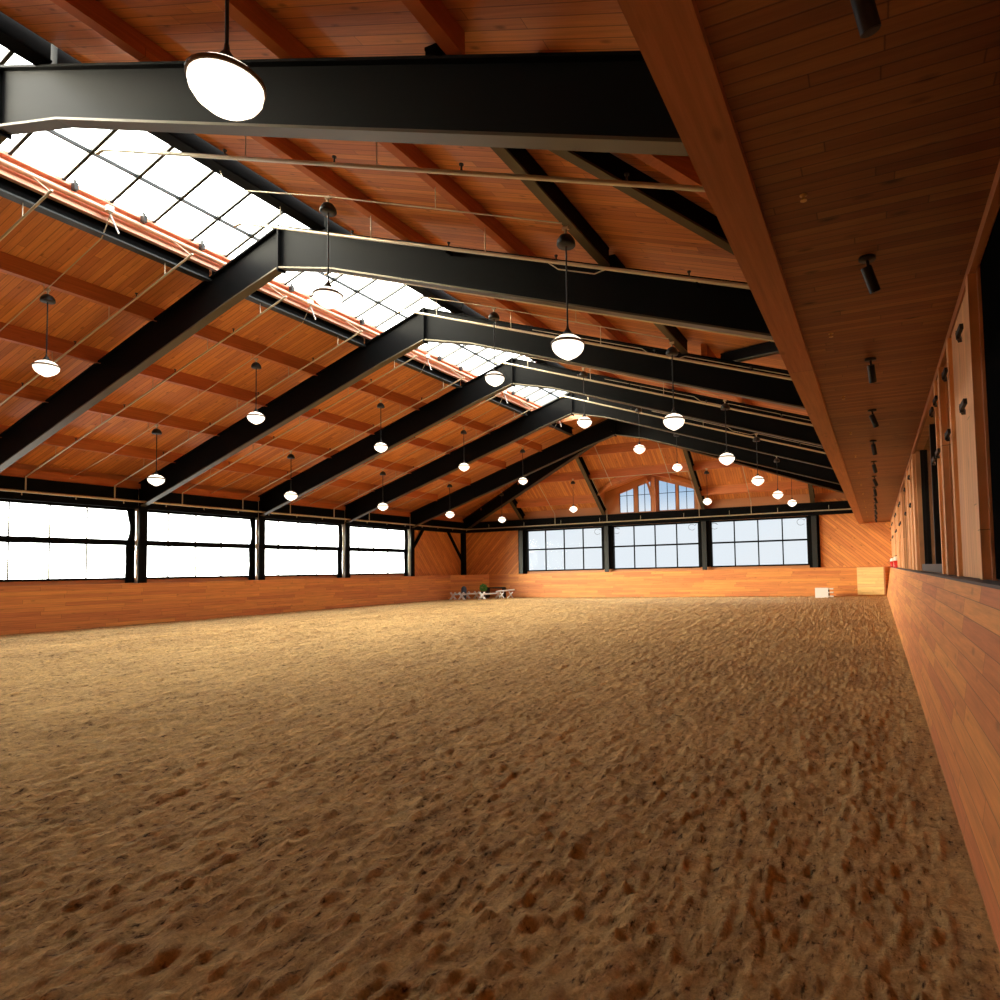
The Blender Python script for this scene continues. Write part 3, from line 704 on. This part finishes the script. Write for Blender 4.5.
# ------------------------------------------------------------------ cords by the far windows
for i, (x, w) in enumerate(((-15.45, 'left far window, right corner'), (-14.2, 'middle far window, left corner'), (-9.6, 'middle far window, right corner'), (-8.3, 'right far window, left corner'), (-3.65, 'right far window, right corner'))):
    P = [(x + .2 * math.cos(a_), D - .1, 3.92 + .17 * math.sin(a_)) for a_ in [k * math.pi / 8 + .5 for k in range(14)]]
    P = [(x + (.3 if i % 2 == 0 else -.2), D - .1, 4.16)] + P
    tag(MB().path(P, .009, 5).build('cord', 'steel_grey'), 'thin looped cord hanging at the %s' % w, 'cord', 'looped cords at the far windows')

# ------------------------------------------------------------------ right gallery wall: glass, stiles, shutters
for i, (a, b) in enumerate(OPEN_R):
    wn[0] += 1
    lab = ['nearest dark gallery window at the right edge', 'narrow dark gallery window beyond the wide board shutter', 'wide dark gallery window between the two stiles', 'dark gallery window in the middle of the right wall', 'small dark gallery window farther along the right wall', 'farthest small dark gallery window on the right wall'][i]
    t = thing('window_%d' % wn[0], lab, 'window', (XW, (a + b) / 2, KR), kind='structure')
    pd = .14 if i in (1, 2) else .02
    g = MB().box(XW + pd, XW + pd + .01, a, b, KR + (.1 if i in (1, 2) else .01), 3.70); kids(g, 'pane' if i else 'dark_opening_sheet', 'darkglass' if i else 'rubber', t)  # nearest opening: matt black sheet stands for the unlit gallery behind
    g = MB().box(XW + .03, XW + .2, a, b, KR, KR + (.12 if i in (1, 2) else .03)); kids(g, 'window_sill', 'concrete', t)
    g = MB().box(XW + .08, XW + .2, a, a + .05, KR, 3.7).box(XW + .08, XW + .2, b - .05, b, KR, 3.7)
    if b - a > 4: g.box(XW + .08, XW + .2, 10.9, 11.0, KR, 3.7)
    kids(g, 'window_frame', 'black', t)
    if i == 1: g = MB().box(XW + .10, XW + .135, 6.86, 7.28, KR + .12, 3.68); kids(g, 'reflected_panel', 'timber_z', t)  # timber panel stands in for the orange reflection in the narrow window
    if i == 2:
        for q0, q1 in ((8.32, 8.92), (9.05, 9.95)): g = MB().box(XW + .10, XW + .135, q0, q1, KR + .12, 3.68); kids(g, 'reflected_panel', 'timber_z', t)  # reflections of the stile in the wide window, built as timber panels
def hinge(par, y, z, x=XW - .05):
    h_ = MB(); h_.beam((x - .02, y + .11, z - .03), (x - .045, y + .02, z - .01), .028, .035).beam((x - .045, y + .04, z - .012), (x - .03, y - .09, z + .015), .026, .042)
    h_.tube((x - .045, y + .03, z - .045), (x - .045, y + .03, z + .02), .013, 8)
    kids(h_, 'hinge', 'black', par)
def shutter(y0, y1, label, hy=None, boards=True, proud=.05):
    t = thing('shutter', label, 'shutter', (XW, (y0 + y1) / 2, KR), 'timber shutters on the gallery wall')
    e_ = min(.24, (y1 - y0) * .3)
    p = MB().box(XW - proud * .6, XW - .002, y0 + e_, y1 - e_, KR + .01, 3.64); kids(p, 'panel', 'timber_z', t)
    for a, b, c_ in ((y0, y0 + e_ * .45, 1), (y0 + e_ * .45, y0 + e_, .25), (y1 - e_, y1 - e_ * .55, .25), (y1 - e_ * .55, y1, 1)):
        p = MB().box(XW - proud * c_, XW - .002, a, b, KR + .005, 3.65); kids(p, 'stile', 'timber_z', t)
    for y in (hy or ()):
        for z in (2.75, 3.32): hinge(t, y, z, XW - proud)
    return t
shutter(5.23, 6.79, 'wide vertical board shutter beside the nearest dark gallery window', (5.5, 6.66), proud=.06)
shutter(7.62, 8.26, 'narrow timber shutter between the second and third dark gallery windows', (7.72, 8.25), proud=.06)
shutter(13.4, 14.6, 'timber shutter just beyond the wide dark gallery window', (14.3,))
shutter(14.7, 15.9, 'timber shutter, middle of three beyond the wide gallery window', ())
shutter(16.0, 17.15, 'timber shutter, last of three before the middle dark window', (16.6,))
for i, (a, b) in enumerate(((19.6, 20.85), (20.9, 22.15), (23.7, 25.4), (25.45, 27.15), (28.7, 30.8), (30.9, 33.0), (33.1, 35.1))):
    shutter(a, b, 'timber shutter, %s beyond the middle dark gallery window' % ORD[i], ((a + b) / 2,) if i % 2 == 0 else (a + .1,))
# little latch plates
for i, (y, z) in enumerate(((6.98, 2.15), (9.3, 2.38))):
    tag(MB().box(XW + .06, XW + .105, y - .05, y + .05, z - .09, z + .09).build('latch', 'black'), ['small black latch box in the narrow gallery window', 'small black latch box in the wide gallery window'][i], 'latch')

# fire extinguishers on the ledge
for i, y in enumerate((26.8, 33.4)):
    t = thing('fire_extinguisher', ['red and white bottle standing on the ledge, nearer one', 'red and white bottle standing on the ledge, farther one'][i], 'fire extinguisher', (.66, y, KR), 'red bottles on the ledge')
    def P(mb, n_, m_): o = mb.build(n_, m_); o.parent = t
    P(MB().lathe([(0, 0), (.08, 0), (.085, .02), (.085, .27), (0, .27)], n=16), 'body', 'red')
    P(MB().lathe([(0, .27), (.085, .27), (.085, .36), (.05, .42), (.03, .43), (0, .43)], n=16), 'top', 'white')
    P(MB().tube((-.03, 0, .44), (.08, 0, .48), .015, 6), 'handle', 'black')

# soffit spots and sprinkler heads
def spot(loc, label, first=[None]):
    if first[0] is None:
        t = thing('spotlight', label, 'spotlight', loc, 'black spotlights in the soffit row'); first[0] = t
        def P(mb, n_, m_): o = mb.build(n_, m_); o.parent = t; return o
        P(MB().lathe([(0, 0), (.058, 0), (.058, -.018), (0, -.022)], n=18), 'base', 'black')
        P(MB().tube((0, 0, -.02), (.005, .01, -.09), .012, 8), 'stem', 'black')
        h_ = P(MB().tube((-.005, -.02, -.075), (.03, .05, -.24), .038, 14), 'head', 'black')
        k = MB().tube((.0299, .0498, -.2395), (.0305, .051, -.243), .032, 14).build('lens', 'steel_grey'); k.parent = h_
        return t
    return copy_tree(first[0], loc, label)
for k in range(-1, 12):
    y = 4.84 + 2.43 * k
    spot((.02, y, 3.74), 'small black spotlight under the soffit, %s from the viewer' % ORD[k + 1] if k < 11 else 'small black spotlight under the soffit, last in the row').rotation_euler.z = random.uniform(-.5, .7)
h0 = None
for k in range(-1, 12):
    y = 3.85 + 2.45 * k
    lab = 'tiny brass sprinkler head under the soffit, %s from the viewer' % ORD[k + 1]
    if h0 is None:
        h0 = thing('ceiling_sprinkler', lab, 'sprinkler', (-.315, y, 3.742), 'brass sprinkler heads in the soffit row')
        o = MB().lathe([(0, 0), (.022, 0), (.022, -.006), (0, -.008)], n=12).build('rosette', 'brass'); o.parent = h0
        o = MB().tube((0, 0, -.005), (0, 0, -.035), .007, 8).tube((0, 0, -.033), (0, 0, -.036), .02, 10).build('nozzle', 'brass'); o.parent = h0
    else: copy_tree(h0, (-.315, y, 3.742), lab)

# ------------------------------------------------------------------ small things on the sand
# white mounting block
t = thing('mounting_block', 'white plastic mounting block with steps against the far kick wall', 'mounting block', (-2.55, 33.9, 0))
mb = MB().box(-2.92, -2.3, 33.7, 34.15, -.03, .46); kids(mb, 'body', 'white', t)
mb = MB().box(-2.3, -2.06, 33.74, 34.1, .38, .44); mb.box(-2.3, -2.06, 33.74, 34.1, .2, .26); mb.box(-2.3, -2.06, 33.74, 34.1, .0, .07); kids(mb, 'tread', 'white', t)
mb = MB().box(-2.3, -2.26, 33.76, 34.08, -.03, .4); kids(mb, 'riser', 'steel_grey', t)
tag(MB().beam((-2.0, 34.9, .045), (-.98, 35.0, .045), .09, .09).build('wooden_rail', 'frame_wood'), 'dark wooden rail lying on the sand between block and gate', 'rail')
# cavalletti with crossed ends
CV = [((-24.02, 32.6), (-23.95, 33.95), 'leftmost'), ((-23.40, 32.6), (-23.32, 34.1), 'second from the left'), ((-22.03, 32.77), (-21.92, 34.4), 'the one by the potted plant')]
for i, (a, b, w) in enumerate(CV):
    t = thing('cavaletti', 'low white cavaletti with crossed ends, ' + w + ' in the far corner', 'cavaletti', ((a[0] + b[0]) / 2, (a[1] + b[1]) / 2, 0), 'cavaletti in the corner')
    for x, y in (a, b):
        k = MB().beam((x - .2, y, -.03), (x + .2, y, .42), .08, .10).beam((x + .2, y + .06, -.03), (x - .2, y + .06, .42), .08, .10); kids(k, 'crossed_end', 'white', t)
    k = MB().tube((a[0], a[1] + .03, .30), (b[0], b[1] + .03, .30), .05, 8); kids(k, 'pole', 'white', t)
t = thing('cavaletti', 'grey-white cavaletti with sagging poles, rightmost in the far left corner', 'cavaletti', (-21.2, 34.2, 0), 'cavaletti in the corner')
for x, y in ((-21.45, 33.9), (-21.15, 34.45)):
    k = MB().beam((x - .12, y, -.03), (x + .24, y, .36), .06, .06).beam((x + .24, y + .07, -.03), (x - .06, y + .07, .4), .05, .05); kids(k, 'crossed_end', 'white', t)
kids(MB().tube((-21.65, 33.8, .42), (-20.95, 34.75, .5), .05, 8), 'pole', 'white', t)
t = thing('jump_pole', 'dark jump rail on low feet behind the white cavaletti', 'pole', (-22.7, 34.8, 0))
kids(MB().tube((-23.0, 34.75, .62), (-21.7, 34.9, .62), .05, 8), 'pole', 'steel_grey', t)
for x in (-22.95, -21.75): kids(MB().box(x - .05, x + .05, 34.68, 34.98, -.03, .6), 'foot', 'black', t)
mb = MB().lathe([(0, -.03), (.13, -.03), (.15, .1), (.17, .6), (.15, .7), (.08, .78), (0, .8)], (-23.70, 33.3, 0), 18)
tag(mb.build('tub', 'blue'), 'dark blue-grey tub standing between the two leftmost white cavaletti', 'tub')
# green ball of leaves in a pot
t = thing('potted_plant', 'round green leafy plant in a dark pot among the jump poles', 'plant', (-22.36, 33.45, 0))
mb = MB().lathe([(0, -.02), (.13, -.02), (.19, .42), (.17, .44), (0, .42)], (-22.36, 33.45, 0), 16); kids(mb, 'pot', 'black', t)
mb = MB()
rs = random.Random(3)
for k in range(420):
    u, v = rs.uniform(0, 2 * math.pi), math.acos(rs.uniform(-1, 1)); r_ = .24 * rs.uniform(.72, 1.)
    c = Vector((-22.36 + r_ * math.sin(v) * math.cos(u), 33.45 + r_ * math.sin(v) * math.sin(u), .68 + r_ * math.cos(v)))
    e1 = Vector((rs.uniform(-1, 1), rs.uniform(-1, 1), rs.uniform(-1, 1))).normalized() * .05
    e2 = Vector((rs.uniform(-1, 1), rs.uniform(-1, 1), rs.uniform(-1, 1))).normalized() * .03
    mb.add([c - e1, c + e2, c + e1, c - e2], [(0, 1, 2, 3)])
kids(mb, 'foliage', 'green', t)

# ------------------------------------------------------------------ world: cloudy bright sky, bluer and dimmer beyond the far wall
w = bpy.data.worlds.new('sky'); S.world = w; w.use_nodes = True; nt = w.node_tree; L = nt.links
bg = nt.nodes['Background']; tc = N(nt, 'ShaderNodeTexCoord'); sp = N(nt, 'ShaderNodeSeparateXYZ'); L.new(tc.outputs['Generated'], sp.inputs[0])
X_, Y_, Z_ = sp.outputs
cn = N(nt, 'ShaderNodeTexNoise', i_Scale=5., i_Detail=4.); L.new(tc.outputs['Generated'], cn.inputs['Vector'])
zr = N(nt, 'ShaderNodeMapRange', i_1=.075, i_2=.14, interpolation_type='SMOOTHSTEP'); L.new(Z_, zr.inputs[0])
c1 = N(nt, 'ShaderNodeMix', data_type='RGBA'); L.new(zr.outputs[0], c1.inputs[0]); c1.inputs[6].default_value = (.68, .71, .76, 1); c1.inputs[7].default_value = (.25, .40, .60, 1)
cr_ = N(nt, 'ShaderNodeMapRange', i_1=.48, i_2=.68); L.new(cn.outputs[0], cr_.inputs[0])
c2 = N(nt, 'ShaderNodeMix', data_type='RGBA'); L.new(mth(nt, 'MULTIPLY', cr_.outputs[0], .5), c2.inputs[0]); L.new(c1.outputs[2], c2.inputs[6]); c2.inputs[7].default_value = (.74, .72, .72, 1)
side = N(nt, 'ShaderNodeMapRange', i_1=.52, i_2=.74, i_3=0., i_4=1., interpolation_type='SMOOTHSTEP'); L.new(mth(nt, 'MULTIPLY', X_, -1.), side.inputs[0])
upm = N(nt, 'ShaderNodeMapRange', i_1=.2, i_2=.42, i_3=0., i_4=1., interpolation_type='SMOOTHSTEP'); L.new(Z_, upm.inputs[0])
mx = mth(nt, 'MAXIMUM', side.outputs[0], upm.outputs[0])
c3 = N(nt, 'ShaderNodeMix', data_type='RGBA'); L.new(mx, c3.inputs[0]); L.new(c2.outputs[2], c3.inputs[6])
SKYB, SUNB = 8.6, 92.0
c3.inputs[7].default_value = (SKYB, SKYB * .98, SKYB * .93, 1)
# broad glow of the sun behind thin cloud, low on the left and behind the viewer
sd = Vector((-.80, -.52, .26)).normalized()
dp = N(nt, 'ShaderNodeVectorMath', operation='DOT_PRODUCT'); L.new(tc.outputs['Generated'], dp.inputs[0]); dp.inputs[1].default_value = sd
gw0 = N(nt, 'ShaderNodeMapRange', i_1=.80, i_2=.985, i_3=0., i_4=1., interpolation_type='SMOOTHSTEP'); L.new(dp.outputs['Value'], gw0.inputs[0])
gz = N(nt, 'ShaderNodeMapRange', i_1=.30, i_2=.42, i_3=1., i_4=0., interpolation_type='SMOOTHSTEP'); L.new(Z_, gz.inputs[0])
gw = N(nt, 'ShaderNodeMath', operation='MULTIPLY'); L.new(gw0.outputs[0], gw.inputs[0]); L.new(gz.outputs[0], gw.inputs[1])
c4 = N(nt, 'ShaderNodeMix', data_type='RGBA'); L.new(gw.outputs[0], c4.inputs[0]); L.new(c3.outputs[2], c4.inputs[6]); c4.inputs[7].default_value = (SUNB, SUNB * .90, SUNB * .70, 1)
c3 = c4
dn = N(nt, 'ShaderNodeMapRange', i_1=-.03, i_2=0.0, i_3=.45, i_4=1.); L.new(Z_, dn.inputs[0])
vm = N(nt, 'ShaderNodeVectorMath', operation='SCALE'); L.new(c3.outputs[2], vm.inputs[0]); L.new(dn.outputs[0], vm.inputs['Scale'])
L.new(vm.outputs[0], bg.inputs[0]); bg.inputs[1].default_value = 1.0

def portal(name, loc, sx, sy, nrm, up):
    ld = bpy.data.lights.new(name, 'AREA'); ld.shape = 'RECTANGLE'; ld.size = sx; ld.size_y = sy; ld.energy = 1; ld.cycles.is_portal = True
    o = bpy.data.objects.new(name, ld); COL.objects.link(o)
    z = -Vector(nrm).normalized(); y = Vector(up).normalized(); x = y.cross(z).normalized(); y = z.cross(x)
    o.matrix_world = Matrix((( x.x, y.x, z.x, loc[0]), (x.y, y.y, z.y, loc[1]), (x.z, y.z, z.z, loc[2]), (0, 0, 0, 1)))
for i, (a, b) in enumerate(WIN_L): portal('window_portal', (XL - .12, (a + b) / 2, (SILL + HEAD) / 2), b - a, HEAD - SILL, (1, 0, 0), (0, 0, 1))
for a, b in WIN_F: portal('window_portal', ((a + b) / 2, D + .12, (SILL + HEAD) / 2), b - a, HEAD - SILL, (0, -1, 0), (0, 0, 1))
portal('skylight_portal', (-12.4, (F[1] + SKY_END) / 2, 10.06), 3.7, SKY_END - F[1], (0, 0, -1), (0, 1, 0))

# ------------------------------------------------------------------ camera
y, pi_, ro = R(22.753), R(2.824), R(-1.257)
fw = Vector((-math.sin(y) * math.cos(pi_), math.cos(y) * math.cos(pi_), math.sin(pi_)))
rt = Vector((math.cos(y), math.sin(y), 0)); up = rt.cross(fw)
r2 = rt * math.cos(ro) + up * math.sin(ro); u2 = -rt * math.sin(ro) + up * math.cos(ro)
cd = bpy.data.cameras.new('camera'); cam = bpy.data.objects.new('camera', cd); COL.objects.link(cam)
cam.matrix_world = Matrix(((r2.x, u2.x, -fw.x, 0), (r2.y, u2.y, -fw.y, 0), (r2.z, u2.z, -fw.z, 1.557), (0, 0, 0, 1)))
cd.sensor_fit = 'HORIZONTAL'; cd.sensor_width = 36; cd.lens = 36 * .6408
cd.shift_x = (500 - 607.43) / 1000; cd.shift_y = (539.062 - 500) / 1000
cd.clip_start = .05; cd.clip_end = 500
S.camera = cam
S.view_settings.view_transform = 'Standard'; S.view_settings.look = 'None'; S.view_settings.gamma = 1
S.view_settings.use_curve_mapping = False
S.view_settings.exposure = 0.35
